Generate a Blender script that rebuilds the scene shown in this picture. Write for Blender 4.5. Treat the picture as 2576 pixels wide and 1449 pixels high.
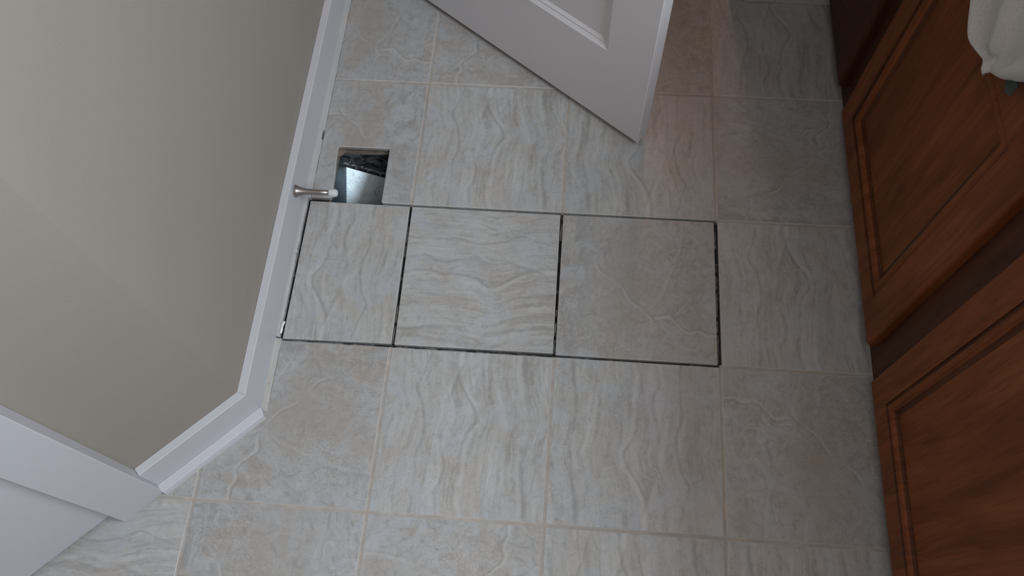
import bpy, bmesh, math, random
from mathutils import Vector, Matrix
random.seed(7)
for o in list(bpy.data.objects): bpy.data.objects.remove(o)
SC = bpy.context.scene
COL = SC.collection

# ------------------------------------------------------------ camera
cd = bpy.data.cameras.new('camera'); cam = bpy.data.objects.new('camera', cd); COL.objects.link(cam)
cd.sensor_fit = 'HORIZONTAL'; cd.sensor_width = 36.0
cd.lens = 2071.87 / 2576.0 * 36.0
cd.clip_start = 0.02
Rwc = Matrix(((0.9967, 0.0761, -0.0276), (-0.0577, 0.9070, 0.4171), (0.0567, -0.4142, 0.9084)))
cam.matrix_world = Matrix.Translation((0.0019, -0.8346, 1.451)) @ Rwc.transposed().normalized().to_4x4()
SC.camera = cam

# ------------------------------------------------------------ light and exposure
SC.view_settings.view_transform = 'Standard'
SC.view_settings.look = 'None'
SC.view_settings.gamma = 1.0
SC.view_settings.use_curve_mapping = False
SC.view_settings.exposure = 0.0
w = bpy.data.worlds.new('world'); SC.world = w; w.use_nodes = True
w.node_tree.nodes['Background'].inputs['Color'].default_value = (0.55, 0.65, 0.8, 1)
w.node_tree.nodes['Background'].inputs['Strength'].default_value = 0.15

def area(name, loc, direction, sx, sy, power, color):
    l = bpy.data.lights.new(name, 'AREA'); l.shape = 'RECTANGLE'; l.size = sx; l.size_y = sy
    l.energy = power; l.color = color
    o = bpy.data.objects.new(name, l); COL.objects.link(o); o.location = loc
    o.rotation_euler = Vector(direction).to_track_quat('-Z', 'Y').to_euler()
    return o
# daylight entering by the high window over the vanity (right wall, out of frame)
area('window_daylight', (1.085, -1.00, 1.93), (-1, 0, -0.22), 1.20, 0.68, 53, (0.84, 0.92, 1.0))
# added unseen ceiling fill, and the lamp of the hallway beyond the open door
area('ceiling_fill_light', (-0.15, -1.3, 2.36), (0, 0, -1), 0.5, 0.5, 3.6, (1.0, 0.84, 0.76))
area('hallway_lamp_light', (0.20, 1.85, 2.25), (0, -0.75, -1), 0.16, 0.16, 4.5, (1.0, 0.50, 0.30))

# ------------------------------------------------------------ helpers
def link(name, bm, mats, parent=None, loc=(0, 0, 0), smooth=False):
    bmesh.ops.remove_doubles(bm, verts=bm.verts, dist=1e-6)
    bmesh.ops.recalc_face_normals(bm, faces=bm.faces)
    me = bpy.data.meshes.new(name); bm.to_mesh(me); bm.free()
    if smooth:
        for p in me.polygons: p.use_smooth = True
    for m in (mats if isinstance(mats, (list, tuple)) else [mats]): me.materials.append(m)
    o = bpy.data.objects.new(name, me); COL.objects.link(o)
    o.location = loc
    if parent: o.parent = parent
    return o
def empty(name, loc=(0, 0, 0), rz=0):
    o = bpy.data.objects.new(name, None); COL.objects.link(o); o.location = loc; o.rotation_euler = (0, 0, rz)
    o.empty_display_size = 0.05
    return o
def tag(o, label=None, cat=None, group=None, kind=None):
    if label: o['label'] = label
    if cat: o['category'] = cat
    if group: o['group'] = group
    if kind: o['kind'] = kind
    return o
def box(bm, x0, x1, y0, y1, z0, z1, mi=0, M=None):
    P = [(x0, y0, z0), (x1, y0, z0), (x1, y1, z0), (x0, y1, z0), (x0, y0, z1), (x1, y0, z1), (x1, y1, z1), (x0, y1, z1)]
    v = [bm.verts.new(M @ Vector(p) if M else p) for p in P]
    for f in ((3, 2, 1, 0), (4, 5, 6, 7), (0, 1, 5, 4), (1, 2, 6, 5), (2, 3, 7, 6), (3, 0, 4, 7)):
        bm.faces.new([v[i] for i in f]).material_index = mi
    return v
def bbox(x0, x1, y0, y1, z0, z1, bev=0, seg=1):
    bm = bmesh.new(); box(bm, x0, x1, y0, y1, z0, z1)
    if bev:
        bmesh.ops.bevel(bm, geom=list(bm.edges), offset=bev, segments=seg, affect='EDGES', profile=0.5)
    return bm
def prism(bm, pts, z0, z1, bev=0.0, edge_mi=0):
    """vertical prism over a polygon with a small chamfer round its top"""
    n = len(pts)
    a = sum(pts[i][0] * pts[(i + 1) % n][1] - pts[(i + 1) % n][0] * pts[i][1] for i in range(n))
    if a < 0: pts = pts[::-1]
    def inset(d):
        out = []
        for i in range(n):
            p0, p1, p2 = Vector(pts[i - 1]), Vector(pts[i]), Vector(pts[(i + 1) % n])
            e1 = (p1 - p0).normalized(); e2 = (p2 - p1).normalized()
            n1 = Vector((-e1.y, e1.x)); n2 = Vector((-e2.y, e2.x))
            b = (n1 + n2); k = d / max(0.2, (1 + n1.dot(n2)))
            out.append(p1 + b * k)
        return out
    lo = [bm.verts.new((p[0], p[1], z0)) for p in pts]
    mid = [bm.verts.new((p[0], p[1], z1 - bev)) for p in pts]
    loops = [lo, mid]
    if bev: loops.append([bm.verts.new((p.x, p.y, z1)) for p in inset(bev)])
    for k, (A, B) in enumerate(zip(loops, loops[1:])):
        for i in range(n):
            bm.faces.new((A[i], A[(i + 1) % n], B[(i + 1) % n], B[i])).material_index = edge_mi if k else 0
    bm.faces.new(loops[-1]); bm.faces.new(lo[::-1])
def lathe_x(bm, prof, seg=28):
    """surface of revolution about the X axis; prof = [(x, r)]"""
    rings = []
    for x, r in prof:
        if r < 1e-6: rings.append([bm.verts.new((x, 0, 0))])
        else: rings.append([bm.verts.new((x, r * math.cos(2 * math.pi * i / seg), r * math.sin(2 * math.pi * i / seg))) for i in range(seg)])
    for A, B in zip(rings, rings[1:]):
        for i in range(seg):
            j = (i + 1) % seg
            if len(A) == 1 and len(B) == 1: continue
            if len(A) == 1: bm.faces.new((A[0], B[i], B[j]))
            elif len(B) == 1: bm.faces.new((A[i], A[j], B[0]))
            else: bm.faces.new((A[i], A[j], B[j], B[i]))

def panel_slab(W, H, T, panels, profile, edge, dark=()):
    """slab in local X (across) Z (up), front face at y=0 looking to -Y, back at y=T.
    panels: (x0,x1,z0,z1) openings; profile: [(inset, depth)] moulding rings; edge: [(out, depth)] outer roundover"""
    bm = bmesh.new(); panels_bm = []
    e = edge[-1][0]
    xi0, xi1, zi0, zi1 = e, W - e, e, H - e
    xs = sorted({xi0, xi1, *[p[0] for p in panels], *[p[1] for p in panels]})
    zs = sorted({zi0, zi1, *[p[2] for p in panels], *[p[3] for p in panels]})
    def V(x, y, z): return bm.verts.new((x, y, z))
    for i in range(len(xs) - 1):
        for j in range(len(zs) - 1):
            cx, cz = (xs[i] + xs[i + 1]) / 2, (zs[j] + zs[j + 1]) / 2
            if any(p[0] < cx < p[1] and p[2] < cz < p[3] for p in panels): continue
            bm.faces.new([V(xs[i], 0, zs[j]), V(xs[i + 1], 0, zs[j]), V(xs[i + 1], 0, zs[j + 1]), V(xs[i], 0, zs[j + 1])])
    for (x0, x1, z0, z1) in panels:
        prev = (0, 0)
        for ri, (ins, dep) in enumerate(profile):
            A = [(x0 + prev[0], z0 + prev[0]), (x1 - prev[0], z0 + prev[0]), (x1 - prev[0], z1 - prev[0]), (x0 + prev[0], z1 - prev[0])]
            B = [(x0 + ins, z0 + ins), (x1 - ins, z0 + ins), (x1 - ins, z1 - ins), (x0 + ins, z1 - ins)]
            for k in range(4):
                l = (k + 1) % 4
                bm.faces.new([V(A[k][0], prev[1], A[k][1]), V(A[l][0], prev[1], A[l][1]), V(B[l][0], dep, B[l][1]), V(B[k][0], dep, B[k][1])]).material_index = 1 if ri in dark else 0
            prev = (ins, dep)
        pb = bmesh.new()
        box(pb, x0 + prev[0], x1 - prev[0], prev[1], T - 0.001, z0 + prev[0], z1 - prev[0])
        panels_bm.append(pb)
    # perimeter roundover
    per = [(x, zi0) for x in xs] + [(xi1, z) for z in zs[1:]] + [(x, zi1) for x in xs[::-1][1:]] + [(xi0, z) for z in zs[::-1][1:-1]]
    def off(p, k):
        d = edge[k][0]; x, z = p; s = e - d
        return (x - (s if x == xi0 else 0) + (s if x == xi1 else 0), edge[k][1], z - (s if z == zi0 else 0) + (s if z == zi1 else 0))
    K = len(edge)
    ring_prev = [(p[0], 0, p[1]) for p in per]
    order = list(range(K - 1, -1, -1))
    loops = [ring_prev] + [[off(p, k) for p in per] for k in order]
    loops.append([(a[0], T, a[2]) for a in loops[-1]])
    for A, B in zip(loops, loops[1:]):
        for i in range(len(per)):
            j = (i + 1) % len(per)
            q = [V(*A[i]), V(*A[j]), V(*B[j]), V(*B[i])]
            if (Vector(A[i]) - Vector(B[i])).length < 1e-7 and (Vector(A[j]) - Vector(B[j])).length < 1e-7: continue
            bm.faces.new(q)
    bm.faces.new([V(*p) for p in loops[-1]][::-1])
    return bm, panels_bm

# ------------------------------------------------------------ materials
class NT:
    def __init__(s, name):
        s.m = bpy.data.materials.new(name); s.m.use_nodes = True; s.t = s.m.node_tree
        s.b = s.t.nodes['Principled BSDF']
    def n(s, typ, **kw):
        o = s.t.nodes.new(typ)
        for k, v in kw.items():
            if k in ('ins',):
                for a, b in v.items(): s.put(o, a, b)
            else: setattr(o, k, v)
        return o
    def put(s, node, key, val):
        if isinstance(val, bpy.types.NodeSocket): s.t.links.new(val, node.inputs[key])
        else: node.inputs[key].default_value = val
    def math(s, op, a, b=None, c=None, clamp=False):
        o = s.t.nodes.new('ShaderNodeMath'); o.operation = op; o.use_clamp = clamp
        s.put(o, 0, a)
        if b is not None: s.put(o, 1, b)
        if c is not None: s.put(o, 2, c)
        return o.outputs[0]
    def noise(s, vec, scale, detail=4, rough=0.55, dist=0.0, out='Fac'):
        o = s.n('ShaderNodeTexNoise'); s.put(o, 'Vector', vec); s.put(o, 'Scale', scale); s.put(o, 'Detail', detail)
        s.put(o, 'Roughness', rough); s.put(o, 'Distortion', dist); return o.outputs[out]
    def ramp(s, fac, stops):
        o = s.n('ShaderNodeValToRGB'); s.put(o, 'Fac', fac); cr = o.color_ramp
        while len(cr.elements) < len(stops): cr.elements.new(0.5)
        for e, (p, c) in zip(cr.elements, stops):
            e.position = p; e.color = (*c, 1) if len(c) == 3 else c
        return o.outputs['Color']
    def remap(s, v, a, b, c=0.0, d=1.0):
        o = s.n('ShaderNodeMapRange'); o.clamp = True
        for k, x in zip((0, 1, 2, 3, 4), (v, a, b, c, d)): s.put(o, k, x)
        return o.outputs[0]
    def mix(s, fac, a, b, mode='MIX'):
        o = s.n('ShaderNodeMix', data_type='RGBA', blend_type=mode)
        s.put(o, 0, fac); s.put(o, 6, a if isinstance(a, bpy.types.NodeSocket) else (*a, 1)); s.put(o, 7, b if isinstance(b, bpy.types.NodeSocket) else (*b, 1))
        return o.outputs[2]
    def bump(s, h, strength, dist):
        o = s.n('ShaderNodeBump'); s.put(o, 'Height', h); s.put(o, 'Strength', strength); s.put(o, 'Distance', dist)
        s.t.links.new(o.outputs[0], s.b.inputs['Normal'])
    def set(s, **kw):
        for k, v in kw.items():
            k = {'color': 'Base Color', 'rough': 'Roughness', 'metal': 'Metallic', 'spec': 'Specular IOR Level', 'sheen': 'Sheen Weight'}[k]
            if isinstance(v, tuple) and len(v) == 3: v = (*v, 1)
            s.put(s.b, k, v)
    def obj(s): return s.n('ShaderNodeTexCoord').outputs['Object']

def painted(name, col, rough, bump_scale=None, bump_d=0.0004, var=0.0):
    s = NT(name); c = s.obj()
    if var:
        f = s.noise(c, 6, 3)
        s.set(color=s.mix(s.remap(f, 0.3, 0.7), tuple(x * (1 - var) for x in col), tuple(min(1, x * (1 + var)) for x in col)))
    else: s.set(color=col)
    s.set(rough=rough)
    if bump_scale: s.bump(s.noise(c, bump_scale, 3, 0.6), 0.5, bump_d)
    return s.m
M_wall = painted('wall_paint_greige', (0.305, 0.272, 0.236), 0.75, 260, 0.0006, 0.015)
M_ceil = painted('ceiling_paint', (0.70, 0.66, 0.60), 0.9)
M_trim = painted('white_trim_paint', (0.535, 0.535, 0.57), 0.5, 60, 0.00015, 0.01)
M_door = painted('white_door_paint', (0.70, 0.68, 0.70), 0.42, 90, 0.00015, 0.012)
M_plastic = painted('white_rubber', (0.58, 0.60, 0.61), 0.55)
M_scrap = painted('dried_caulk', (0.82, 0.83, 0.82), 0.6)

def tile_coords(s):
    a = s.n('ShaderNodeAttribute', attribute_type='OBJECT', attribute_name='turn').outputs['Fac']
    sd = s.n('ShaderNodeAttribute', attribute_type='OBJECT', attribute_name='seed').outputs['Fac']
    c = s.obj()
    r = s.n('ShaderNodeVectorRotate', rotation_type='Z_AXIS'); s.put(r, 'Vector', c); s.put(r, 'Angle', a)
    v = s.n('ShaderNodeVectorMath', operation='SCALE'); s.put(v, 0, r.outputs[0]); v.inputs['Scale'].default_value = 1 / 0.3075
    ad = s.n('ShaderNodeVectorMath', operation='ADD'); s.put(ad, 0, v.outputs[0]); s.put(ad, 1, (0.5, 0.5, 0.0))
    sp = s.n('ShaderNodeSeparateXYZ'); s.put(sp, 0, ad.outputs[0])
    return ad.outputs[0], sp.outputs[0], sp.outputs[1], sd
def fcurve(s, v, pts):
    o = s.n('ShaderNodeFloatCurve'); s.put(o, 'Value', v); s.put(o, 'Factor', 1.0)
    cu = o.mapping.curves[0]
    pts = sorted(pts)
    while len(cu.points) < len(pts): cu.points.new(0.5, 0.5)
    for p, q in zip(cu.points, pts): p.location = q; p.handle_type = 'AUTO'
    o.mapping.update()
    return o.outputs[0]
def comb(s, x, y, z=0.0):
    o = s.n('ShaderNodeCombineXYZ'); s.put(o, 0, x); s.put(o, 1, y); s.put(o, 2, z); return o.outputs[0]
def band(s, d, w):
    """1 on the line, falling to 0 at |d| = w"""
    a = s.math('ABSOLUTE', d); return s.remap(a, 0.0, w, 1.0, 0.0)

GREY, BROWN, BLUE, DARK = (0.40, 0.395, 0.385), (0.355, 0.308, 0.262), (0.40, 0.425, 0.46), (0.235, 0.23, 0.225)
LIGHT = (0.485, 0.48, 0.475)
def tile_common(s, vec, col, seed, k=1.0):
    # mottling shared by every print
    z = s.math('MULTIPLY', seed, 3.7)
    sp = s.n('ShaderNodeSeparateXYZ'); s.put(sp, 0, vec)
    v3 = comb(s, sp.outputs[0], sp.outputs[1], z)
    v4 = comb(s, s.math('MULTIPLY', sp.outputs[0], 1.8), s.math('MULTIPLY', sp.outputs[1], 0.9), s.math('ADD', z, 9.0))
    n1 = s.noise(v4, 2.4, 5, 0.62, 0.9)
    col = s.mix(s.math('MULTIPLY', s.remap(n1, 0.50, 0.64), 0.75 * k), col, BROWN)
    n2 = s.noise(v3, 3.0, 5, 0.62, 1.4)
    col = s.mix(s.math('MULTIPLY', s.remap(n2, 0.50, 0.62), 0.65), col, BLUE)
    n3 = s.noise(v3, 11.0, 9, 0.74, 1.6)
    col = s.mix(s.math('MULTIPLY', s.remap(n3, 0.51, 0.68), 0.60 * k), col, DARK)
    col = s.mix(s.math('MULTIPLY', s.remap(n3, 0.34, 0.48, 1.0, 0.0), 0.50 * k), col, LIGHT)
    # soft dark clouds
    n5 = s.noise(v4, 6.0, 6, 0.68, 2.0)
    col = s.mix(s.math('MULTIPLY', s.remap(n5, 0.55, 0.66), 0.55 * k), col, (0.25, 0.245, 0.235))
    # thin pale threads
    patch0 = s.remap(s.noise(v3, 3.1, 2), 0.48, 0.58)
    n6 = s.noise(v4, 4.0, 5, 0.6, 2.2)
    th = s.remap(s.math('ABSOLUTE', s.math('SUBTRACT', n6, 0.5)), 0.0, 0.018, 1.0, 0.0)
    col = s.mix(s.math('MULTIPLY', s.math('MULTIPLY', th, patch0), 0.30), col, LIGHT)
    # fine pitted flecks gathered in patches
    patch = s.remap(s.noise(v3, 2.1, 2), 0.48, 0.60)
    fl = s.noise(v3, 85, 2, 0.6)
    col = s.mix(s.math('MULTIPLY', s.math('MULTIPLY', s.remap(fl, 0.60, 0.68), patch), 0.50 if k == 1.0 else 0.30), col, (0.56, 0.56, 0.56))
    col = s.mix(s.math('MULTIPLY', s.math('MULTIPLY', s.remap(fl, 0.32, 0.42, 1, 0), patch), 0.50 if k == 1.0 else 0.3), col, DARK)
    return col, n3, fl, patch
def finish_tile(s, col, h):
    s.set(color=col, rough=0.34, spec=0.45); s.bump(h, 0.35, 0.0006)
    return s.m
def tile_veined():
    s = NT('travertine_tile_veined'); vec, u, v, seed = tile_coords(s)
    wob = s.math('MULTIPLY', s.math('SUBTRACT', s.noise(vec, 9, 6, 0.7), 0.5), 0.045)
    uu = s.math('ADD', u, wob)
    V1 = [(0, .52), (.14, .491), (.26, .51), (.37, .514), (.49, .541), (.57, .588), (.63, .575), (.73, .503), (.85, .456), (1, .44)]
    V2 = [(0, .35), (.04, .36), (.14, .342), (.22, .378), (.33, .374), (.43, .349), (.52, .345), (.63, .355), (.71, .375), (.85, .42), (1, .45)]
    V3 = [(0, .86), (.14, .848), (.26, .83), (.38, .833), (.49, .862), (.65, .852), (.75, .83), (.88, .81), (1, .80)]
    V4 = [(0, .22), (.14, .23), (.26, .225), (.36, .22), (.46, .25), (.65, .225), (.75, .18), (.84, .21), (1, .25)]
    c1 = fcurve(s, v, V1); c2 = fcurve(s, v, V2); c3 = fcurve(s, v, V3); c4 = fcurve(s, v, V4)
    # streaks follow the main vein
    sx = s.math('SUBTRACT', uu, s.math('MULTIPLY', s.math('SUBTRACT', c1, 0.5), 0.45))
    st = comb(s, s.math('MULTIPLY', sx, 15.0), s.math('MULTIPLY', v, 1.7), s.math('MULTIPLY', seed, 1.3))
    sn = s.noise(st, 1.0, 7, 0.66, 0.5)
    st2 = comb(s, s.math('MULTIPLY', sx, 44.0), s.math('MULTIPLY', v, 3.2), seed)
    sn2 = s.noise(st2, 1.0, 5, 0.65, 0.5)
    col = s.mix(s.remap(sn, 0.36, 0.56), GREY, GREY)
    right = s.remap(u, 0.2, 0.5, 0.15, 1.0)
    col = s.mix(s.math('MULTIPLY', s.remap(sn, 0.52, 0.66), s.math('MULTIPLY', right, 0.85)), col, (0.29, 0.268, 0.24))
    col = s.mix(s.math('MULTIPLY', s.remap(sn, 0.34, 0.47, 1, 0), s.remap(u, 0.2, 0.5, 0.45, 0.85)), col, LIGHT)
    col = s.mix(s.math('MULTIPLY', s.remap(sn2, 0.52, 0.66), 0.50), col, DARK)
    col = s.mix(s.math('MULTIPLY', s.remap(sn2, 0.34, 0.47, 1, 0), 0.55), col, LIGHT)
    col, n3, fl, patch = tile_common(s, vec, col, seed, 0.62)
    brk = s.remap(s.noise(vec, 6.0, 3), 0.38, 0.56, 0.25, 1.0)
    brk2 = s.remap(s.noise(vec, 8.0, 4), 0.36, 0.60, 0.15, 1.0)
    for cc, wl, al, wd, ad, offs in ((c1, .028, .75, .017, .55, -.022), (c2, .024, .55, .018, .45, .022), (c3, .026, .50, .026, .65, .022), (c4, .022, .25, .014, .55, .014)):
        d = s.math('SUBTRACT', uu, cc)
        col = s.mix(s.math('MULTIPLY', s.math('MULTIPLY', band(s, d, wl), brk2), al), col, LIGHT)
        d2 = s.math('SUBTRACT', d, offs)
        col = s.mix(s.math('MULTIPLY', s.math('MULTIPLY', band(s, d2, wd), ad), brk), col, DARK)
    return finish_tile(s, col, s.math('ADD', s.math('MULTIPLY', n3, 0.6), s.math('MULTIPLY', fl, 0.25)))
def tile_mottled():
    s = NT('travertine_tile_mottled'); vec, u, v, seed = tile_coords(s)
    wob = s.math('MULTIPLY', s.math('SUBTRACT', s.noise(vec, 8, 5, 0.65), 0.5), 0.05)
    uu = s.math('ADD', u, wob); vv = s.math('ADD', v, wob)
    st = comb(s, s.math('MULTIPLY', uu, 16.0), s.math('MULTIPLY', v, 2.0), seed)
    sn = s.noise(st, 1.0, 6, 0.6, 0.4)
    left = s.remap(u, 0.05, 0.35, 1.0, 0.0)
    col = s.mix(s.math('MULTIPLY', s.remap(sn, 0.38, 0.60), s.math('MULTIPLY', left, 0.8)), (0.370, 0.365, 0.360), (0.275, 0.265, 0.255))
    col, n3, fl, patch = tile_common(s, vec, col, seed)
    # brown centre stain of the print
    ctr = s.math('MULTIPLY', band(s, s.math('SUBTRACT', uu, 0.46), 0.30), band(s, s.math('SUBTRACT', vv, 0.55), 0.6))
    col = s.mix(s.math('MULTIPLY', ctr, 0.65), col, (0.315, 0.275, 0.235))
    S1 = [(0, .30), (.56, .30), (.62, .29), (.70, .30), (.74, .26), (.80, .20), (.88, .205), (.93, .185), (1, .20)]       # v over u
    Y1 = [(0, .52), (.12, .55), (.22, .585), (.32, .575), (.42, .63), (.57, .69), (.70, .74), (.86, .77), (1, .78)]      # u over v
    Y2 = [(0, .62), (.25, .60), (.32, .54), (.40, .45), (.48, .40), (.54, .33), (.60, .25), (.68, .22), (1, .20)]
    a = s.math('SUBTRACT', vv, fcurve(s, u, S1)); ma = s.remap(u, 0.56, 0.64)
    b = s.math('SUBTRACT', uu, fcurve(s, v, Y1))
    c = s.math('SUBTRACT', uu, fcurve(s, v, Y2)); mc = s.math('MULTIPLY', s.remap(v, 0.20, 0.30), s.remap(v, 0.62, 0.70, 1, 0))
    brk2 = s.remap(s.noise(vec, 7.0, 4), 0.36, 0.60, 0.1, 1.0)
    for d, m, wd in ((a, ma, .015), (b, s.math('MULTIPLY', brk2, 0.5), .018), (c, s.math('MULTIPLY', mc, brk2), .016)):
        col = s.mix(s.math('MULTIPLY', s.math('MULTIPLY', band(s, d, wd), m), 0.60), col, LIGHT)
        d2 = s.math('SUBTRACT', d, 0.018)
        col = s.mix(s.math('MULTIPLY', s.math('MULTIPLY', band(s, d2, 0.012), m), 0.42), col, (0.24, 0.215, 0.19))
    return finish_tile(s, col, s.math('ADD', s.math('MULTIPLY', n3, 0.6), s.math('MULTIPLY', fl, 0.35)))
M_tv, M_tm = tile_veined(), tile_mottled()
M_tedge = painted('tile_pale_edge', (0.51, 0.495, 0.475), 0.45)  # paler tone for the chamfer round each tile

def grout_mat():
    s = NT('beige_grout'); c = s.obj()
    n = s.noise(c, 40, 4); n2 = s.noise(c, 3, 3)
    col = s.mix(s.remap(n, 0.35, 0.65), (0.345, 0.31, 0.28), (0.41, 0.375, 0.345))
    col = s.mix(s.math('MULTIPLY', s.remap(n2, 0.5, 0.7), 0.5), col, (0.32, 0.285, 0.25))
    s.set(color=col, rough=0.85); s.bump(s.noise(c, 300, 3), 0.4, 0.0005); return s.m
M_grout = grout_mat()
def caulk_mat():
    s = NT('soiled_caulk'); c = s.obj()
    mp = s.n('ShaderNodeMapping'); s.put(mp, 'Vector', c); mp.inputs['Scale'].default_value = (1, 0.35, 1)
    n = s.noise(mp.outputs[0], 70, 5, 0.7); n2 = s.noise(mp.outputs[0], 12, 3)
    col = s.mix(s.remap(n2, 0.42, 0.6), (0.44, 0.43, 0.41), (0.34, 0.30, 0.25))
    col = s.mix(s.math('MULTIPLY', s.remap(n, 0.56, 0.66), 0.85), col, (0.16, 0.12, 0.085))
    s.set(color=col, rough=0.7); return s.m
M_caulk = caulk_mat()
M_caulk2 = painted('clean_caulk', (0.42, 0.42, 0.42), 0.55, 80, 0.0003, 0.05)
def underlay_mat():
    s = NT('dark_underlay'); c = s.obj()
    n = s.noise(c, 30, 6, 0.7, 1.0)
    s.set(color=s.ramp(n, [(0.40, (0.012, 0.012, 0.013)), (0.56, (0.03, 0.03, 0.032)), (0.62, (0.16, 0.155, 0.15))]), rough=0.95); return s.m
M_under = underlay_mat()
def thinset_mat():
    s = NT('grey_thinset'); c = s.obj()
    n = s.noise(c, 120, 4, 0.7)
    s.set(color=s.ramp(n, [(0.35, (0.09, 0.09, 0.095)), (0.65, (0.22, 0.215, 0.21))]), rough=0.95); return s.m
M_thin = thinset_mat()
def ply_mat():
    s = NT('raw_plywood_edge'); c = s.obj()
    mp = s.n('ShaderNodeMapping'); s.put(mp, 'Vector', c); mp.inputs['Scale'].default_value = (6, 6, 90)
    n = s.noise(mp.outputs[0], 3, 5, 0.7)
    s.set(color=s.ramp(n, [(0.35, (0.13, 0.10, 0.075)), (0.55, (0.27, 0.22, 0.18)), (0.7, (0.40, 0.35, 0.30))]), rough=0.9)
    s.bump(n, 0.6, 0.002); return s.m
M_ply = ply_mat()
def galv(name, blotchy):
    s = NT(name); c = s.obj()
    n = s.noise(c, 55, 6, 0.75, 1.2); n2 = s.noise(c, 22, 5, 0.7, 2.0)
    col = s.mix(s.remap(n, 0.55, 0.72), (0.50, 0.58, 0.62), (0.18, 0.23, 0.27))
    if blotchy:
        col = s.mix(s.remap(n2, 0.44, 0.54), (0.030, 0.036, 0.04), (0.20, 0.21, 0.23))  # dark base with random paler blotches, for end panels and seam
    s.set(color=col, metal=0.55 if blotchy else 0.9, rough=s.remap(n, 0.3, 0.7, 0.33, 0.50) if not blotchy else 0.6)
    s.bump(n, 0.3, 0.0012); return s.m
M_galv, M_galvd = galv('galvanised_steel', False), galv('galvanised_steel_blotchy', True)
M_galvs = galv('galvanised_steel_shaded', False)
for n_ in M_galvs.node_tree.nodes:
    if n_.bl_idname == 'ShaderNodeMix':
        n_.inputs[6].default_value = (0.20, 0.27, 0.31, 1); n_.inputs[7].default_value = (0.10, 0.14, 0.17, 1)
def wood_mat(name, c1, c2, c3):
    s = NT(name); c = s.obj()
    seed = s.n('ShaderNodeAttribute', attribute_type='OBJECT', attribute_name='seed').outputs['Fac']
    grain = s.n('ShaderNodeAttribute', attribute_type='OBJECT', attribute_name='along').outputs['Fac']   # 0 grain runs up, 1 grain runs along Y
    sp = s.n('ShaderNodeSeparateXYZ'); s.put(sp, 0, c)
    a, b = sp.outputs[1], sp.outputs[2]
    def lerp(p, q): return s.math('ADD', s.math('MULTIPLY', p, s.math('SUBTRACT', 1.0, grain)), s.math('MULTIPLY', q, grain))
    across, length = lerp(a, b), lerp(b, a)
    v = comb(s, s.math('MULTIPLY', across, 26.0), s.math('MULTIPLY', length, 2.6), s.math('ADD', seed, s.math('MULTIPLY', sp.outputs[0], 5.0)))
    n = s.noise(v, 1.0, 6, 0.62, 1.1)
    v2 = comb(s, s.math('MULTIPLY', across, 190.0), s.math('MULTIPLY', length, 9.0), seed)
    n2 = s.noise(v2, 1.0, 4, 0.6, 0.3)
    v3 = comb(s, s.math('MULTIPLY', across, 7.0), s.math('MULTIPLY', length, 3.0), s.math('ADD', seed, 5.0))
    n3 = s.noise(v3, 1.0, 3, 0.5)
    col = s.ramp(n, [(0.30, c1), (0.52, c2), (0.72, c3)])
    col = s.mix(s.math('MULTIPLY', s.remap(n2, 0.5, 0.72), 0.45), col, tuple(x * 0.5 for x in c1))
    col = s.mix(s.math('MULTIPLY', s.remap(n3, 0.5, 0.66), 0.45), col, c1)
    # small knots
    vo = s.n('ShaderNodeTexVoronoi'); s.put(vo, 'Vector', comb(s, across, s.math('MULTIPLY', length, 0.7), seed)); s.put(vo, 'Scale', 6.5)
    col = s.mix(s.remap(vo.outputs['Distance'], 0.02, 0.05, 0.8, 0.0), col, tuple(x * 0.22 for x in c1))
    s.set(color=col, rough=0.5, spec=0.22); s.bump(n2, 0.12, 0.0004); return s.m
M_wood = wood_mat('stained_alder', (0.120, 0.031, 0.0095), (0.210, 0.059, 0.0175), (0.265, 0.084, 0.026))
M_woodd = wood_mat('stained_alder_dark_shaded', (0.045, 0.014, 0.0055), (0.078, 0.024, 0.009), (0.11, 0.034, 0.013))  # darker stain, plus shade around the doors put into the colour
M_woodg = wood_mat('stained_alder_grooves', (0.050, 0.015, 0.006), (0.090, 0.027, 0.010), (0.13, 0.042, 0.015))  # darker tone on the groove rings of the door panels
def towel_mat():
    s = NT('grey_white_terry'); c = s.obj()
    n = s.noise(c, 420, 3, 0.7)
    s.set(color=s.mix(s.remap(n, 0.3, 0.7), (0.48, 0.455, 0.42), (0.62, 0.59, 0.55)), rough=1.0, sheen=0.25); s.bump(n, 0.8, 0.0015); return s.m
M_towel = towel_mat()
def nickel():
    s = NT('brushed_nickel'); c = s.obj()
    mp = s.n('ShaderNodeMapping'); s.put(mp, 'Vector', c); mp.inputs['Scale'].default_value = (900, 60, 60)
    n = s.noise(mp.outputs[0], 1, 3)
    s.set(color=(0.40, 0.36, 0.34), metal=1.0, rough=s.remap(n, 0.3, 0.7, 0.34, 0.46)); return s.m
M_nickel = nickel()
M_tag = painted('dark_green_grey_cloth', (0.07, 0.085, 0.08), 0.9)
M_counter = painted('cream_countertop', (0.55, 0.51, 0.45), 0.25, None, 0, 0.05)
M_scratch = painted('scratch_grey', (0.14, 0.13, 0.12), 0.8)
M_hair = painted('dark_fibre', (0.03, 0.028, 0.025), 0.8)
M_pane = painted('window_pane_daylit', (0.8, 0.85, 0.9), 0.1)

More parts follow.
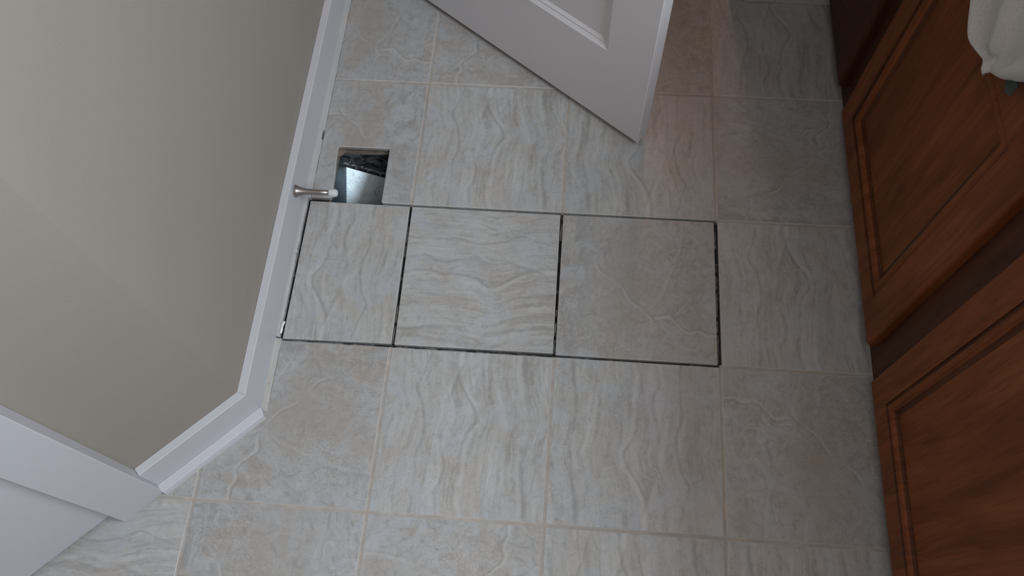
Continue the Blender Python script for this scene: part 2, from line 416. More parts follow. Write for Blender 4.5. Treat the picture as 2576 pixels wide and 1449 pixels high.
# ------------------------------------------------------------ floor
P = 0.3075
bm = bmesh.new()
HX0, HX1, HY0, HY1 = -0.4826, -0.3700, -0.120, 0.1345      # duct hole through the subfloor
def holed(bm, x0, x1, y0, y1, z0, z1):
    box(bm, x0, HX0, y0, y1, z0, z1); box(bm, HX1, x1, y0, y1, z0, z1)
    box(bm, HX0, HX1, y0, HY0, z0, z1); box(bm, HX0, HX1, HY1, y1, z0, z1)
holed(bm, -3.0, 1.3, -3.3, 2.6, -0.0125, -0.0095)
floor = link('floor', bm, M_under); tag(floor, kind='structure')
bm = bmesh.new(); holed(bm, -3.0, 1.3, -3.3, 2.6, -0.034, -0.0127)
prism(bm, [(HX0, HY1), (HX0, HY1 - 0.016), (HX0 + 0.005, HY1 - 0.013), (HX0 + 0.014, HY1)], -0.020, -0.0128)
link('plywood', bm, M_ply, floor)

G = 0.0026    # half joint
def cell(c, r, **ov):
    """corners of grid cell: c = column (x from (c-2)P), r = row counted downward from y=(1-r)P"""
    x0, x1 = (c - 2) * P + G, (c - 1) * P - G
    y1, y0 = (1 - r) * P - G, -r * P + G
    x0 = ov.get('x0', x0); x1 = ov.get('x1', x1); y0 = ov.get('y0', y0); y1 = ov.get('y1', y1)
    return [(x0, y0), (x1, y0), (x1, y1), (x0, y1)]
def tile(c, r, print_, turn=0, seed=0.0, pts=None, label=None, dz=0.0, tilt=(0, 0), **ov):
    pts = pts or cell(c, r, **ov)
    cx, cy = (c - 1.5) * P, (0.5 - r) * P
    bm = bmesh.new(); prism(bm, [(x - cx, y - cy) for x, y in pts], -0.0092, 0.0, 0.0010, 1)
    o = link('tile', bm, [{'v': M_tv, 'm': M_tm}[print_], M_tedge], floor, (cx, cy, dz))
    o.rotation_euler = (tilt[0], tilt[1], 0)
    o['turn'] = math.radians(turn); o['seed'] = float(seed)
    if label: o['label'] = label
    return o
XL = -0.5175
D2 = 0.0799            # wall two: y = x + D2
# row -1 (y .3075-.615) and the hallway beyond it
tile(0, -1, 'm', 0, 1.0, x0=XL)
tile(1, -1, 'm', 90, 2.2); tile(2, -1, 'm', 180, 3.4); tile(3, -1, 'v', 0, 4.4)
for c in range(0, 4): tile(c, -2, 'vm'[c % 2], 90 * c, 5 + c)
for r in (-3, -4, -5, -6, -7):
    for c in range(0, 5): tile(c, r, 'vm'[(c + r) % 2], 90 * ((c * 2 + r) % 4), 50 + c - 3 * r)
tile(4, -2, 'm', 90, 49)
# row 0 (y 0-.3075): first one notched round the duct
notch = [(XL, 0.0066), (-0.4790, 0.0066), (-0.4757, 0.0078), (-0.4745, 0.0115), (-0.4817, 0.1300), (-0.4800, 0.1333), (-0.3735, 0.1338), (-0.3712, 0.1315),
         (-0.3705, 0.0040), (-0.3680, 0.0014), (-P - G, 0.0010), (-P - G, P - G), (XL, P - G)]
tile(0, 0, 'm', 180, 6.3, pts=notch, label='grey stone-look tile cut out around the open floor vent hole')
tile(1, 0, 'v', 0, 7.1, y0=0.0008)
tile(2, 0, 'v', 180, 8.8, y0=0.0005)
tile(3, 0, 'm', 270, 9.6)
# row 1: three loose tiles with open joints, then a grouted one
T_loose = tile(0, 1, 'v', 180, 10.2, pts=[(-0.5165, -0.3058), (-0.3078, -0.3032), (-0.3108, -0.0040), (-0.5165, -0.0030)],
     label='narrow loose tile beside the white baseboard, open dark joints around it', dz=0.0006)
tile(1, 1, 'v', 90, 11.7, pts=[(-0.3016, -0.3042), (-0.0024, -0.3024), (-0.0036, -0.0052), (-0.3056, -0.0046)],
     label='loose middle tile with veins running crosswise and ungrouted joints', dz=0.0010)
tile(2, 1, 'm', 0, 12.5, pts=[(0.0024, -0.3045), (0.3022, -0.3048), (0.3026, -0.0034), (0.0024, -0.0048)],
     label='loose brownish mottled tile with ungrouted joints, right of the crosswise one', dz=0.0004)
tile(3, 1, 'v', 0, 13.3)
# row 2
YT = -0.3100
tile(0, 2, 'm', 90, 14.9, pts=[(XL, YT), (-P - G, YT), (-P - G, -2 * P + G), (-2 * P + G, -2 * P + G), (-2 * P + G, -2 * P + G + 0.0826), (XL, XL + D2 - 0.003)])
tile(1, 2, 'v', 0, 7.1, y1=YT); tile(2, 2, 'v', 180, 16.4, y1=YT + 0.0005); tile(3, 2, 'm', 180, 17.7)
tile(-1, 2, 'm', 0, 18.2)
# rows 3..
for c, (p, t, sd) in {-2: ('m', 0, 30.1), -1: ('v', 90, 19.5), 0: ('m', 0, 20.6), 1: ('m', 270, 21.1), 2: ('v', 0, 22.9), 3: ('v', 180, 23.6)}.items():
    tile(c, 3, p, t, sd)
# out of frame, toward the camera: a large plain stretch of the same floor
for r in (4, 5):
    for c in range(-2, 4): tile(c, r, 'vm'[(c + r) % 2], 90 * ((c * 3 + r) % 4), 31 + c + r)

# grout: joints everywhere but round the three loose tiles
bm = bmesh.new()
rg = random.Random(3)
def strip(x0, y0, x1, y1, w=G + 0.0004):
    horiz = abs(x1 - x0) > abs(y1 - y0)
    L = abs(x1 - x0) if horiz else abs(y1 - y0); n = max(1, int(L / 0.02))
    top = []
    for i in range(n + 1):
        t = i / n; z = -0.0011 + rg.uniform(-0.0002, 0.0002)
        if horiz:
            x = x0 + (x1 - x0) * t; top.append([(x, y0 - w, -0.0092), (x, y0 - w, z + .0004), (x, y0, z), (x, y0 + w, z + .0004), (x, y0 + w, -0.0092)])
        else:
            y = y0 + (y1 - y0) * t; top.append([(x0 - w, y, -0.0092), (x0 - w, y, z + .0004), (x0, y, z), (x0 + w, y, z + .0004), (x0 + w, y, -0.0092)])
    vs = [[bm.verts.new(p) for p in q] for q in top]
    for A, B in zip(vs, vs[1:]):
        for k in range(4): bm.faces.new((A[k], B[k], B[k + 1], A[k + 1]))
    bm.faces.new(vs[0]); bm.faces.new(vs[-1][::-1])
XR = 0.60
for r in (-2, -1): strip(XL, -r * P, XR, -r * P) if r == -1 else strip(XL, 2 * P, XR, 2 * P)
strip(P - 0.001, 0, XR, 0); strip(P - 0.001, -P, XR, -P)
strip(-1.23, -2 * P, XR, -2 * P)
for k in (3, 4, 5, 6, 7): strip(-2 * P, k * P, 1.12, k * P)
for k in (3, 4, 5): strip(-1.23, -k * P, XR, -k * P)
for c in (1, 2, 3):
    x = (c - 2) * P
    strip(x, 0.001, x, 8 * P)
    strip(x, -P - 0.002, x, -6 * P)
strip(-2 * P, -2 * P + 0.08, -2 * P, -6 * P)
strip(-3 * P, -3 * P, -3 * P, -6 * P)
link('grout', bm, M_grout, floor)
# broken grout corners left at the ends of the open joints
bm = bmesh.new()
for (x, y) in ((P, 0.0005), (P, -P), (-P, 0.0), (0.0, 0.0)):
    m = Matrix.Translation((x, y, -0.005)) @ Matrix.Rotation(0.5 * x, 4, 'Z')
    box(bm, -0.003, 0.003, -0.0032, 0.0032, -0.004, 0.0028, M=m)
# thinset left standing in the open joints
def lump(x0, x1, y0, y1, h):
    n = 5; L = x1 - x0; W = y1 - y0; along = L > W
    vs = []
    for i in range(n + 1):
        t = i / n; z = -0.0094 + h * rg.uniform(0.55, 1.0) * (1 if 0 < i < n else 0.5)
        j = rg.uniform(-0.0007, 0.0007)
        if along: q = [(x0 + L * t, y0 + j, -0.0094), (x0 + L * t, y0 + W * .3 + j, z), (x0 + L * t, y1 + j - W * .2, z * .97), (x0 + L * t, y1 + j, -0.0094)]
        else: q = [(x0 + j, y0 + W * t, -0.0094), (x0 + L * .3 + j, y0 + W * t, z), (x1 + j - L * .2, y0 + W * t, z * .97), (x1 + j, y0 + W * t, -0.0094)]
        vs.append([bm.verts.new(p) for p in q])
    for A, B in zip(vs, vs[1:]):
        for k in range(3): bm.faces.new((A[k], B[k], B[k + 1], A[k + 1]))
    bm.faces.new(vs[0]); bm.faces.new(vs[-1][::-1])
for (xa, xb, y) in ((-0.30, 0.0, -0.0022), (0.02, 0.30, -0.0022), (-0.50, -0.31, -0.3074), (-0.30, 0.0, -0.3074), (0.0, 0.06, -0.3074)):
    x = xa
    while x < xb - 0.02:
        L = rg.uniform(0.02, 0.06); lump(x, min(xb, x + L), y - 0.0036, y + 0.0014, rg.uniform(0.004, 0.0075)); x += L + rg.uniform(0.0, 0.02)
for (ya, yb, x) in ((-0.30, -0.22, -0.3055), (-0.115, -0.035, -0.308), (-0.06, -0.005, 0.0), (-0.30, -0.21, 0.0), (-0.06, -0.005, 0.3050), (-0.30, -0.12, 0.3050)):
    y = ya
    while y < yb - 0.01:
        L = rg.uniform(0.02, 0.05); lump(x - 0.0026, x + 0.0018, y, min(yb, y + L), rg.uniform(0.004, 0.0075)); y += L + rg.uniform(0.0, 0.012)
tag(link('thinset', bm, M_thin, floor), kind='stuff')
# pencil-thin scratch on the narrow loose tile
bm = bmesh.new(); box(bm, -0.022, 0.010, -0.00016, 0.00016, 0, 0.0001); box(bm, 0.0125, 0.022, -0.00012, 0.00012, 0, 0.0001)
sc = link('scratch', bm, M_scratch, T_loose, (0.05 - 0.03, 0.02, 0.0)); sc.rotation_euler = (0, 0, -0.03)

# ------------------------------------------------------------ duct boot under the floor
duct = empty('duct_boot', (-0.4265, 0.0080, -0.034))
tag(duct, 'open galvanised metal duct below the floor in the square cutout by the baseboard', 'duct')
def dv(p): return (p[0] + 0.4265, p[1] - 0.0080, p[2] + 0.034)
def plane_z(x, y): return -0.080 - 0.47 * (x + 0.4817) + 0.80 * (y - 0.1335)
def sheet(name, quads, mat, t=0.0008, parent=duct, smooth=False):
    bm = bmesh.new()
    for q in quads:
        a, b, c, d = [Vector(dv(p)) for p in q]
        n = (b - a).cross(c - a).normalized() * t
        v = [bm.verts.new(p) for p in (a, b, c, d)] + [bm.verts.new(p + n) for p in (a, b, c, d)]
        for f in ((3, 2, 1, 0), (4, 5, 6, 7), (0, 1, 5, 4), (1, 2, 6, 5), (2, 3, 7, 6), (3, 0, 4, 7)): bm.faces.new([v[i] for i in f])
    return link(name, bm, mat, parent, smooth=smooth)
X0, X1, Y0, Y1, ZT, ZB = -0.4814, -0.3712, -0.1180, 0.1332, -0.0265, -0.33
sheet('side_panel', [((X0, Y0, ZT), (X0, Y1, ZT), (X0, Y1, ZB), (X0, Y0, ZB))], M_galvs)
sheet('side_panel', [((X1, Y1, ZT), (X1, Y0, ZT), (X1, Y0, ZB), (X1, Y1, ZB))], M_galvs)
fw = sheet('end_panel', [((X0, Y1, ZT - .003), (X1, Y1, ZT + .001), (X1, Y1, ZB), (X0, Y1, ZB))], M_galvd)
sheet('end_panel', [((X1, Y0, ZT), (X0, Y0, ZT), (X0, Y0, ZB), (X1, Y0, ZB))], M_galvd)
sheet('sloped_panel', [((X0, Y1, plane_z(X0, Y1)), (X1, Y1, plane_z(X1, Y1)), (X1, Y0, plane_z(X1, Y0)), (X0, Y0, plane_z(X0, Y0)))], M_galv)
# folded seam above the sloped panel, with rivets
bm = bmesh.new()
a = Vector(dv((X0, Y1 - .001, plane_z(X0, Y1) + 0.016))); b = Vector(dv((X1, Y1 - .001, plane_z(X1, Y1) + 0.020)))
for i, (p, q) in enumerate(((a, b),)):
    for dz, dy in ((0, 0),):
        v = [bm.verts.new(x) for x in (p, q, q + Vector((0, -.003, .003)), p + Vector((0, -.003, .003)), p + Vector((0, 0, .006)), q + Vector((0, 0, .006)))]
        bm.faces.new((v[0], v[1], v[2], v[3])); bm.faces.new((v[3], v[2], v[5], v[4]))
link('seam', bm, M_galvd, duct)
for k, (t, dz) in enumerate(((0.12, 0.030), (0.20, 0.012), (0.42, 0.012), (0.66, 0.012), (0.33, 0.024))):
    x = X0 + (X1 - X0) * t
    bm = bmesh.new(); bmesh.ops.create_uvsphere(bm, u_segments=8, v_segments=5, radius=0.0022)
    link('rivet', bm, M_galv, duct, dv((x, Y1 - 0.0012, plane_z(x, Y1) + dz)), smooth=True)

# ------------------------------------------------------------ walls, ceiling
HC = 2.40
def wallbox(name, x0, x1, y0, y1, z0=0.0, z1=HC, mat=M_wall):
    bm = bmesh.new(); box(bm, x0, x1, y0, y1, z0, z1); o = link(name, bm, mat); tag(o, kind='structure'); return o
WX = -0.5450      # plaster face of the left wall
WY = 0.5930       # plaster face of the far wall
n2 = Vector((0.7071, -0.7071)); d2 = Vector((-0.7071, -0.7071))
cor = Vector((-0.5280, -0.4475))          # outer foot of the corner of the two baseboards
c2 = n2.dot(cor)
def w2(t, off, z): # point on the angled wall system: t along it, off out from the baseboard face
    p = cor + d2 * t + n2 * off
    return (p.x, p.y, z)
def boxw2(bm, t0, t1, o0, o1, z0, z1):
    P8 = [w2(t0, o0, z0), w2(t1, o0, z0), w2(t1, o1, z0), w2(t0, o1, z0), w2(t0, o0, z1), w2(t1, o0, z1), w2(t1, o1, z1), w2(t0, o1, z1)]
    v = [bm.verts.new(p) for p in P8]
    for f in ((3, 2, 1, 0), (4, 5, 6, 7), (0, 1, 5, 4), (1, 2, 6, 5), (2, 3, 7, 6), (3, 0, 4, 7)): bm.faces.new([v[i] for i in f])
BT = 0.0155
# corner of plaster: intersection of x=WX and plane two set back BT
cp = Vector((WX, WX - (cor.x - cor.y) + BT * math.sqrt(2)))
# left wall with mitred end
bm = bmesh.new(); prism(bm, [(WX, cp.y), (WX, WY), (WX - 0.12, WY), (WX - 0.12, cp.y - 0.12 * math.tan(math.radians(22.5)) * -1)], 0, HC)
tag(link('wall_left', bm, M_wall), kind='structure')
tcp = (cp - cor).dot(d2)
T_C0, T_C1 = 0.2128, 0.2920        # casing from - to along wall two
DO0, DO1 = T_C1 + 0.004, T_C1 + 0.74
bm = bmesh.new()
a = cp; b = Vector(w2(T_C1 + 0.002, -BT, 0)[:2]); q = b - n2 * 0.115; r_ = cp - n2 * 0.115 + d2 * (0.115 * math.tan(math.radians(22.5)))
prism(bm, [tuple(a), tuple(b), tuple(q), tuple(r_)], 0, HC)
boxw2(bm, T_C1 + 0.0025, DO1 - 0.0, -BT - 0.115, -BT, 2.06, HC)
boxw2(bm, DO1 + 0.002, DO1 + 0.62, -BT - 0.115, -BT, 0, HC)
tag(link('wall_angled', bm, M_wall), kind='structure')
far = w2(DO1 + 0.62, -BT, 0)
wallbox('wall_side', far[0] - 0.12, far[0] - 0.002, -3.2, far[1] - 0.002)
wallbox('wall_back', far[0] - 0.12, 1.13, -3.32, -3.202)
bm = bmesh.new()
WY0, WY1, WZ0, WZ1 = -1.62, -0.38, 1.57, 2.29
box(bm, 1.132, 1.25, -3.2, WY0, 0, HC); box(bm, 1.132, 1.25, WY1, 2.5, 0, HC)
box(bm, 1.132, 1.25, WY0, WY1, 0, WZ0); box(bm, 1.132, 1.25, WY0, WY1, WZ1, HC)
tag(link('wall_right', bm, M_wall), kind='structure')
bm = bmesh.new()
for (ya, yb, za, zb) in ((WY0 - .06, WY0 - .002, WZ0 - .06, WZ1 + .06), (WY1 + .002, WY1 + .06, WZ0 - .06, WZ1 + .06), (WY0, WY1, WZ0 - .06, WZ0 - .002), (WY0, WY1, WZ1 + .002, WZ1 + .06)):
    box(bm, 1.116, 1.131, ya, yb, za, zb)
win = link('window_1', bm, M_trim); tag(win, kind='structure')
bm = bmesh.new(); box(bm, 1.16, 1.166, WY0 + .002, WY1 - .002, WZ0 + .002, WZ1 - .002); link('pane', bm, M_pane, win)
# far wall with doorway
OX0, OX1 = -0.485, 0.366
bm = bmesh.new()
box(bm, WX - 0.12, OX0, WY + 0.001, WY + 0.115, 0, HC); box(bm, OX1, 1.13, WY, WY + 0.115, 0, HC); box(bm, OX0, OX1, WY, WY + 0.115, 2.06, HC)
tag(link('wall_far', bm, M_wall), kind='structure')
wallbox('wall_hall', -1.3, 1.13, 2.50, 2.60)
wallbox('wall_hall_side', -1.42, -1.302, WY + 0.13, 2.5)
wallbox('ceiling', -3.0, 1.3, -3.32, 2.6, HC + 0.001, HC + 0.06, M_ceil)

# ------------------------------------------------------------ baseboards and trim
BH = 0.0918
bm = bmesh.new()     # left baseboard, mitred at the corner
k = BT * math.tan(math.radians(22.5))
prism(bm, [(cor.x - 0.0010, cor.y), (cor.x - 0.0010, WY), (WX, WY), (WX, cp.y)], 0.0, BH, 0.0012)
bl = link('baseboard_left', bm, M_trim); tag(bl, kind='structure')
# caulk line at its foot, soiled, with cracks
def bead(x0, x1, y0, y1, h):
    bm = bmesh.new(); n = max(2, int(abs(y1 - y0) / 0.012)); vs = []
    for i in range(n + 1):
        y = y0 + (y1 - y0) * i / n; j = rg.uniform(-0.0005, 0.0005)
        vs.append([bm.verts.new(p) for p in ((x0, y, 0.0), (x0, y, h + j), (x0 + (x1 - x0) * .35, y, h * .42 + j), (x1 + j, y, 0.0004), (x1 + j, y, -0.0090), (x0, y, -0.0090))])
    for A, B in zip(vs, vs[1:]):
        for q in range(6): bm.faces.new((A[q], B[q], B[(q + 1) % 6], A[(q + 1) % 6]))
    bm.faces.new(vs[0]); bm.faces.new(vs[-1][::-1]); return bm
FX = cor.x - 0.0010
link('caulk', bead(FX, XL - 0.0004, 0.172, 0.592, 0.0055), M_caulk2, bl)
link('caulk', bead(FX, XL - 0.0004, 0.004, 0.148, 0.0055), M_caulk2, bl)
link('caulk', bead(FX, XL - 0.0034, 0.148, 0.172, 0.0055), M_caulk2, bl)
link('caulk', bead(FX, XL - 0.0050, -0.3035, 0.006, 0.0055), M_caulk2, bl)
link('caulk', bead(FX, XL - 0.0002, cor.y - 0.001, -0.3065, 0.0032), M_caulk, bl)
bm = bmesh.new()     # angled baseboard
pa = [(cor.x, cor.y), tuple(cp), w2(T_C0 - 0.0005, -BT, 0)[:2], w2(T_C0 - 0.0005, 0, 0)[:2]]
prism(bm, pa, 0.0, BH, 0.0012)
tag(link('baseboard_angled', bm, M_trim), kind='structure')
# shoe moulding at its foot
bm = bmesh.new()
s0, s1 = -0.0040, 0.2165
prof = [(0.0004, 0.0), (0.0195, 0.0), (0.0190, 0.0035), (0.0172, 0.0100), (0.0160, 0.0125), (0.0150, 0.0132), (0.0004, 0.0140)]
ends = []
for t0, sh in ((s0, 0.35), (s1, 0.55)):
    ends.append([bm.verts.new(w2(t0 + (o * sh * (1 if t0 < 0.1 else -0.45)), o, z)) for o, z in prof])
for q in range(len(prof)): bm.faces.new((ends[0][q], ends[1][q], ends[1][(q + 1) % len(prof)], ends[0][(q + 1) % len(prof)]))
bm.faces.new(ends[0]); bm.faces.new(ends[1][::-1])
tag(link('trim_1', bm, M_trim), kind='structure')
# casing of the closed door in the angled wall
def casing(bm, t0, t1, z0, z1):
    prof = [(-BT + 0.0005, 0), (0.0105, 0), (0.0115, 0.001)]
    boxw2(bm, t0, t1, -BT + 0.0005, 0.0115, z0, z1)
bm = bmesh.new(); casing(bm, T_C0, T_C1, 0.0, 2.14); casing(bm, T_C1, DO1 + 0.003, 2.062, 2.14); casing(bm, DO1 + 0.003, DO1 + 0.082, 0.0, 2.14)
bmesh.ops.bevel(bm, geom=[e for e in bm.edges], offset=0.0012, segments=1, affect='EDGES')
tag(link('trim_2', bm, M_trim), kind='structure')
# closed flush door in the angled wall, set a little back
bm = bmesh.new(); boxw2(bm, DO0 + 0.001, DO1 - 0.003, -0.0115 - 0.035, -0.0115, 0.010, 2.055)
bmesh.ops.bevel(bm, geom=list(bm.edges), offset=0.001, segments=1, affect='EDGES')
tag(link('door_2', bm, M_trim), kind='structure')
# far wall: baseboard right of the doorway, casing, jamb liner
bm = bmesh.new(); box(bm, 0.4545, 0.5820, 0.5770, WY - 0.0003, 0, BH); bmesh.ops.bevel(bm, geom=list(bm.edges), offset=0.001, segments=1, affect='EDGES')
tag(link('baseboard_far', bm, M_trim), kind='structure')
bm = bmesh.new(); box(bm, 0.3835, 0.4540, 0.5765, WY - 0.0003, 0, 2.13); box(bm, -0.545 + 0.019, 0.3832, 0.5765, WY - 0.0003, 2.062, 2.13)
bmesh.ops.bevel(bm, geom=list(bm.edges), offset=0.0025, segments=2, affect='EDGES')
tag(link('trim_3', bm, M_trim), kind='structure')
bm = bmesh.new(); box(bm, OX1 + 0.0005 - 0.018, OX1 - 0.0005, WY + 0.0, WY + 0.115, 0, 2.058)
box(bm, OX0 + 0.0005, OX0 + 0.018, WY + 0.002, WY + 0.115, 0, 2.058); box(bm, OX0 + 0.0185, OX1 - 0.0185, WY, WY + 0.115, 2.04, 2.058)
tag(link('trim_4', bm, M_trim), kind='structure')

# ------------------------------------------------------------ open panel door
# local X runs from the hinge to the free edge, front looks to local -Y
dd = Vector((-0.7975, 0.6033)); DW = 0.73; A0 = Vector((0.1467, 0.1669))
hinge = A0 + dd * DW
ang = math.atan2(-dd.y, -dd.x)
door = None
prof = [(0.0012, 0.0008), (0.0080, 0.0052), (0.0100, 0.0056), (0.0112, 0.0050), (0.0178, 0.0098)]
bm, pbs = panel_slab(DW, 2.03, 0.030, [(0.099, DW - 0.0990, 0.2075, 0.90), (0.099, DW - 0.0990, 1.06, 1.90)], prof, [(0.0, 0.0012), (0.0012, 0.0)])
door = link('door_1', bm, M_door, None, (hinge.x, hinge.y, 0.015)); door.rotation_euler = (0, 0, ang)
tag(door, kind='structure')
for pb in pbs: link('panel', pb, M_door, door)
bm = bmesh.new(); lathe_x(bm, [(0, 0), (0, 0.032), (0.006, 0.030), (0.010, 0.012), (0.030, 0.011), (0.040, 0.024), (0.055, 0.027), (0.062, 0.02), (0.064, 0)])
kn = link('door_knob', bm, M_nickel, door, (DW - 0.06, 0, 0.95), smooth=True); kn.rotation_euler = (0, 0, -math.pi / 2)

# ------------------------------------------------------------ door stop
stop = empty('door_stop', (FX, -0.0200, 0.0655)); tag(stop, 'brushed nickel door stop with white rubber tip sticking out of the left baseboard', 'door stop')
bm = bmesh.new(); lathe_x(bm, [(0, 0), (0, 0.0118), (0.0012, 0.0126), (0.0028, 0.0126), (0.0036, 0.0118), (0.0040, 0.0112), (0.0040, 0)])
link('flange', bm, M_nickel, stop, (0.0001, 0, 0), smooth=False)
bm = bmesh.new()
pr = [(0.0040, 0), (0.0040, 0.0112)]
for i in range(13):
    x = 0.005 + 0.030 * i / 12; pr.append((x, 0.0052 + 0.0058 * math.exp(-(x - 0.005) / 0.0105)))
pr += [(0.050, 0.0052), (0.0705, 0.0052), (0.0705, 0)]
lathe_x(bm, pr); link('stem', bm, M_nickel, stop, smooth=True)
bm = bmesh.new(); lathe_x(bm, [(0.069, 0), (0.069, 0.0072), (0.0698, 0.0079), (0.0722, 0.0083), (0.0800, 0.0081), (0.0838, 0.0070), (0.0858, 0.0048), (0.0864, 0.0020), (0.0864, 0)])
link('rubber_tip', bm, M_plastic, stop, smooth=True)

# ------------------------------------------------------------ caulk scrap and bristly fibres
bm = bmesh.new()
sec = [(-0.0014, -0.0008), (0.0014, -0.0008), (0.0014, 0.0008), (-0.0014, 0.0008)]
path = [(-0.5212, -0.2965, 0.0016), (-0.5204, -0.2890, 0.0024), (-0.5208, -0.2840, 0.0030), (-0.5190, -0.2760, 0.0036), (-0.5186, -0.2725, 0.0034)]
rings = []
for i, p in enumerate(path):
    wd = (1.25, 1.5, 1.15, 1.5, 1.35)[i]
    rings.append([bm.verts.new((p[0] + a * wd, p[1], p[2] + b)) for a, b in sec])
for A, B in zip(rings, rings[1:]):
    for q in range(4): bm.faces.new((A[q], A[(q + 1) % 4], B[(q + 1) % 4], B[q]))
bm.faces.new(rings[0]); bm.faces.new(rings[-1][::-1])
tag(link('caulk_scrap', bm, M_scrap), 'small crooked white scrap of caulk in the gap beside the baseboard', 'scrap')
bm = bmesh.new()
for i in range(26):
    y = -0.118 + rg.uniform(-0.03, 0.014) if i < 18 else rg.uniform(-0.28, -0.02)
    L = rg.uniform(0.002, 0.0065) if i > 4 else rg.uniform(0.006, 0.010)
    a = Vector((-0.5215, y, 0.0006)); e = a + Vector((-L * 0.55, rg.uniform(0.1, 0.8) * L, 0.35 * L))
    s_ = Vector((0, 0.00022, 0))
    v = [bm.verts.new(p) for p in (a - s_, a + s_, e, a + Vector((0, 0, -0.0006)))]
    bm.faces.new((v[0], v[1], v[2])); bm.faces.new((v[1], v[3], v[2])); bm.faces.new((v[3], v[0], v[2]))
tag(link('fibres', bm, M_hair, bl), kind='stuff')

# ------------------------------------------------------------ vanity cabinet
CX, DXF = 0.5825, 0.5625
VZ = 0.84
van = empty('vanity_cabinet', (0.85, -0.40, 0)); tag(van, 'reddish brown wooden vanity cabinet with raised frame doors along the right wall', 'cabinet')
def vloc(x, y, z): return (x - 0.85, y + 0.40, z)
def vpart(name, bm, mat, seed, along=0, loc=(0, 0, 0)):
    o = link(name, bm, mat, van, loc); o['seed'] = float(seed); o['along'] = float(along); return o
bm = bmesh.new(); box(bm, CX + 0.019, 1.129, -1.42, WY - 0.002, 0.001, VZ, M=Matrix.Translation((-0.85, 0.40, 0)))
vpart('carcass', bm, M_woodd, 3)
# face frame: stiles and rails
edges = [(-1.42, -0.850), (-0.346, -0.244), (0.243, 0.336), (0.570, WY - 0.002)]
edges[0] = (-1.42, -1.36); edges.insert(1, (-0.862, -0.828))
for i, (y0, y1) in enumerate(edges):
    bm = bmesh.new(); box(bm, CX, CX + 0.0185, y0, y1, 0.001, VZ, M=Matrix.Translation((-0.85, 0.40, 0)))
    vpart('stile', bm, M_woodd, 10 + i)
gaps = list(zip(edges, edges[1:]))
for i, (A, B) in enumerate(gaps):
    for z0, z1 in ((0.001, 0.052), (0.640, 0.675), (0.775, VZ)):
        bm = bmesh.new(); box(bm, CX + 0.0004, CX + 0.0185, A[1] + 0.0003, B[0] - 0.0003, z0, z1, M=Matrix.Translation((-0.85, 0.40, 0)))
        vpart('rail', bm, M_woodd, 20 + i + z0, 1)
R8 = 0.009
edge = [(0.0, R8), (R8 * 0.08, R8 * 0.6), (R8 * 0.3, R8 * 0.28), (R8 * 0.6, R8 * 0.07), (R8, 0.0)]
cprof = [(0.0010, 0.0030), (0.0034, 0.0036), (0.0060, 0.0012), (0.0100, 0.0004), (0.0150, 0.0020), (0.0185, 0.0060), (0.0215, 0.0095), (0.0260, 0.0105)]
def cab_door(y0, y1, z0, z1, st, rl, seed, panel=True, label=None, W=0.026):
    """front faces -X; local X of slab maps to -Y so that the slab looks to -X"""
    Wd, H = y1 - y0, z1 - z0
    sc_ = W / 0.026
    pf = [(a * sc_, b) for a, b in cprof]
    pans = [(st[0], Wd - st[1], rl[0], H - rl[1])] if panel else []
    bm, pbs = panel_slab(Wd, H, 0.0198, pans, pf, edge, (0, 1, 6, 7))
    # slab local (x, y, z) -> world: across = y1 - x, depth = DXF + y
    M = Matrix(((0, 1, 0, 0), (-1, 0, 0, 0), (0, 0, 1, 0), (0, 0, 0, 1)))
    bmesh.ops.transform(bm, matrix=M, verts=bm.verts)
    L = vloc(DXF, y1, z0)
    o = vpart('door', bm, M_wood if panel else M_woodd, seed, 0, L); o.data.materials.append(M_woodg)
    if label: o['label'] = label
    for pb in pbs:
        bmesh.ops.transform(pb, matrix=M, verts=pb.verts)
        p = link('panel', pb, M_wood, o); p['seed'] = float(seed + 4.4); p['along'] = 0.0
    return o
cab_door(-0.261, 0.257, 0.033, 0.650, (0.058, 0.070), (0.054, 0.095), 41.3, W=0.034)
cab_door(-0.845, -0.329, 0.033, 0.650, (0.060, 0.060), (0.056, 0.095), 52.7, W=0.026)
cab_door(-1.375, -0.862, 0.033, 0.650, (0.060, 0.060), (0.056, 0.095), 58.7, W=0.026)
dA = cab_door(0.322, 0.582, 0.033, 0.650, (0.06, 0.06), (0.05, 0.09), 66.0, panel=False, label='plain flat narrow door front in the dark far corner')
for i, (y0, y1) in enumerate(((-0.261, 0.257), (-0.845, -0.329), (-1.375, -0.862), (0.322, 0.582))):
    bm, _ = panel_slab(y1 - y0, 0.105, 0.0198, [], [], edge)
    bmesh.ops.transform(bm, matrix=Matrix(((0, 1, 0, 0), (-1, 0, 0, 0), (0, 0, 1, 0), (0, 0, 0, 1))), verts=bm.verts)
    o = vpart('drawer', bm, M_wood, 70 + i, 1, vloc(DXF, y1, 0.668))
    bm = bmesh.new(); lathe_x(bm, [(0, 0), (0, 0.007), (0.010, 0.006), (0.016, 0.013), (0.024, 0.015), (0.028, 0.010), (0.029, 0)])
    kn = link('knob', bm, M_nickel, o, (0, -(y1 - y0) / 2, 0.052), smooth=True); kn.rotation_euler = (0, 0, math.pi)
bm = bbox(0.545, 1.131, -1.46, WY - 0.001, VZ + 0.001, VZ + 0.032, 0.006, 2)
tag(link('countertop', bm, M_counter), 'cream countertop resting on the brown vanity cabinet', 'countertop')

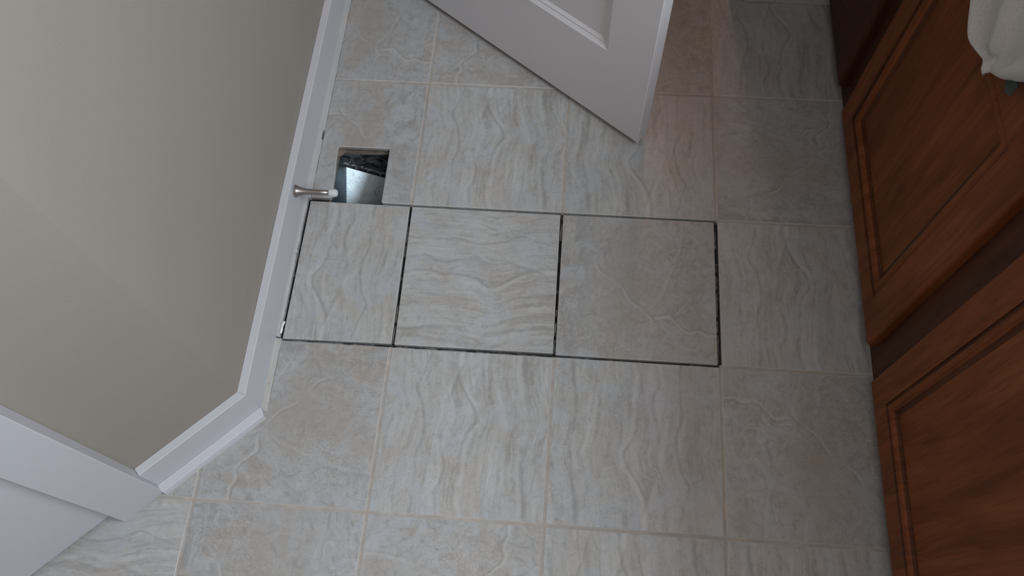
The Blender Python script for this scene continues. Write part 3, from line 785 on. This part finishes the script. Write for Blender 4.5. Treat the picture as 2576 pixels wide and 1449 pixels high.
# ------------------------------------------------------------ towel: one corner hangs over the counter edge
def towel():
    CY, CZ = -0.098, 0.577
    e1 = (0.975, 0.205); e2 = (-0.60, 0.80)
    NA, NB = 64, 56; LA, LB = 0.52, 0.46
    XF = 0.543; top = VZ + 0.0335 + 0.006
    bm = bmesh.new(); g = []
    for i in range(NA + 1):
        row = []
        for j in range(NB + 1):
            a = LA * (i / NA) ** 1.25; b = LB * (j / NB) ** 1.25
            yy = CY + e1[0] * a + e2[0] * b
            zz = CZ + e1[1] * a + e2[1] * b
            # wavy hems
            yy += 0.005 * math.sin(b * 70) * math.exp(-a / 0.05) ; zz += 0.0075 * math.sin(a * 62 + 0.6) * math.exp(-b / 0.05)
            zz -= 0.020 * math.exp(-((b - 0.115) / 0.03) ** 2) * math.exp(-a / 0.05)
            # folds fanning out from the corner
            r = math.hypot(a, b) + 1e-6; th = math.atan2(b, a)
            amp = min(1.0, r / 0.06) * 0.0105
            f = amp * (math.sin(th * 9.0 + 0.8 + 5 * r) + 0.45 * math.sin(th * 17 + 14 * r))
            # turned hem: a ridge beside each edge, then a crease
            f += 0.0050 * math.exp(-((b - 0.008) / 0.006) ** 2) - 0.0055 * math.exp(-((b - 0.021) / 0.006) ** 2)
            f += 0.0045 * math.exp(-((a - 0.008) / 0.006) ** 2) - 0.0060 * math.exp(-((a - 0.022 - 0.05 * b) / 0.005) ** 2) * math.exp(-((b - 0.05) / 0.05) ** 2)
            f = f * 0.8
            if zz <= top:
                x = min(XF - 0.0015, XF - 0.007 - f); z = zz
            else:
                ex = zz - top; x = XF + ex * 1.0 - f * max(0, 1 - ex / 0.02); z = top + 0.004 * math.sin(min(1, ex / 0.02) * math.pi / 2) + max(0, f) * 0.8
            row.append(bm.verts.new((x, yy, z)))
        g.append(row)
    for i in range(NA):
        for j in range(NB): bm.faces.new((g[i][j], g[i + 1][j], g[i + 1][j + 1], g[i][j + 1]))
    base = Vector((0.540, -0.10, 0.57))
    bmesh.ops.translate(bm, vec=-base, verts=bm.verts)
    o = link('towel', bm, M_towel, None, tuple(base), smooth=True)
    m = o.modifiers.new('thickness', 'SOLIDIFY'); m.thickness = 0.0045; m.offset = 0
    m2 = o.modifiers.new('soft', 'SUBSURF'); m2.levels = 1; m2.render_levels = 1
    return o
tw = tag(towel(), 'pale grey towel hanging in folds over the edge of the vanity', 'towel')
bm = bmesh.new()
pts = [(-0.012, 0.0, 0.012), (0.010, 0.0, 0.014), (0.013, 0.0, -0.010), (0.002, 0.0, -0.016), (-0.011, 0.0, -0.008)]
f_ = [bm.verts.new((0.0, p[0], p[2])) for p in pts]; b_ = [bm.verts.new((0.0012, p[0], p[2])) for p in pts]
bm.faces.new(f_); bm.faces.new(b_[::-1])
for q in range(5): bm.faces.new((f_[q], f_[(q + 1) % 5], b_[(q + 1) % 5], b_[q]))
tg = link('care_tag', bm, M_tag, tw, (0.003, -0.040, 0.046)); tg['label'] = 'dark green-grey cloth tag under the hem'

# ------------------------------------------------------------ body for the added, unseen ceiling fill light
for nm, (x, y), lab in (('ceiling_fill_body', (-0.15, -1.3), 'round white body of the added fill light, out of view above the floor'), ):
    bm = bmesh.new(); lathe_x(bm, [(0, 0), (0, 0.15), (0.02, 0.16), (0.025, 0.16), (0.025, 0)])
    o = link(nm, bm, M_trim, None, (x, y, HC - 0.028 + 0.028)); o.rotation_euler = (0, math.pi / 2, 0)
    tag(o, lab, 'lamp')
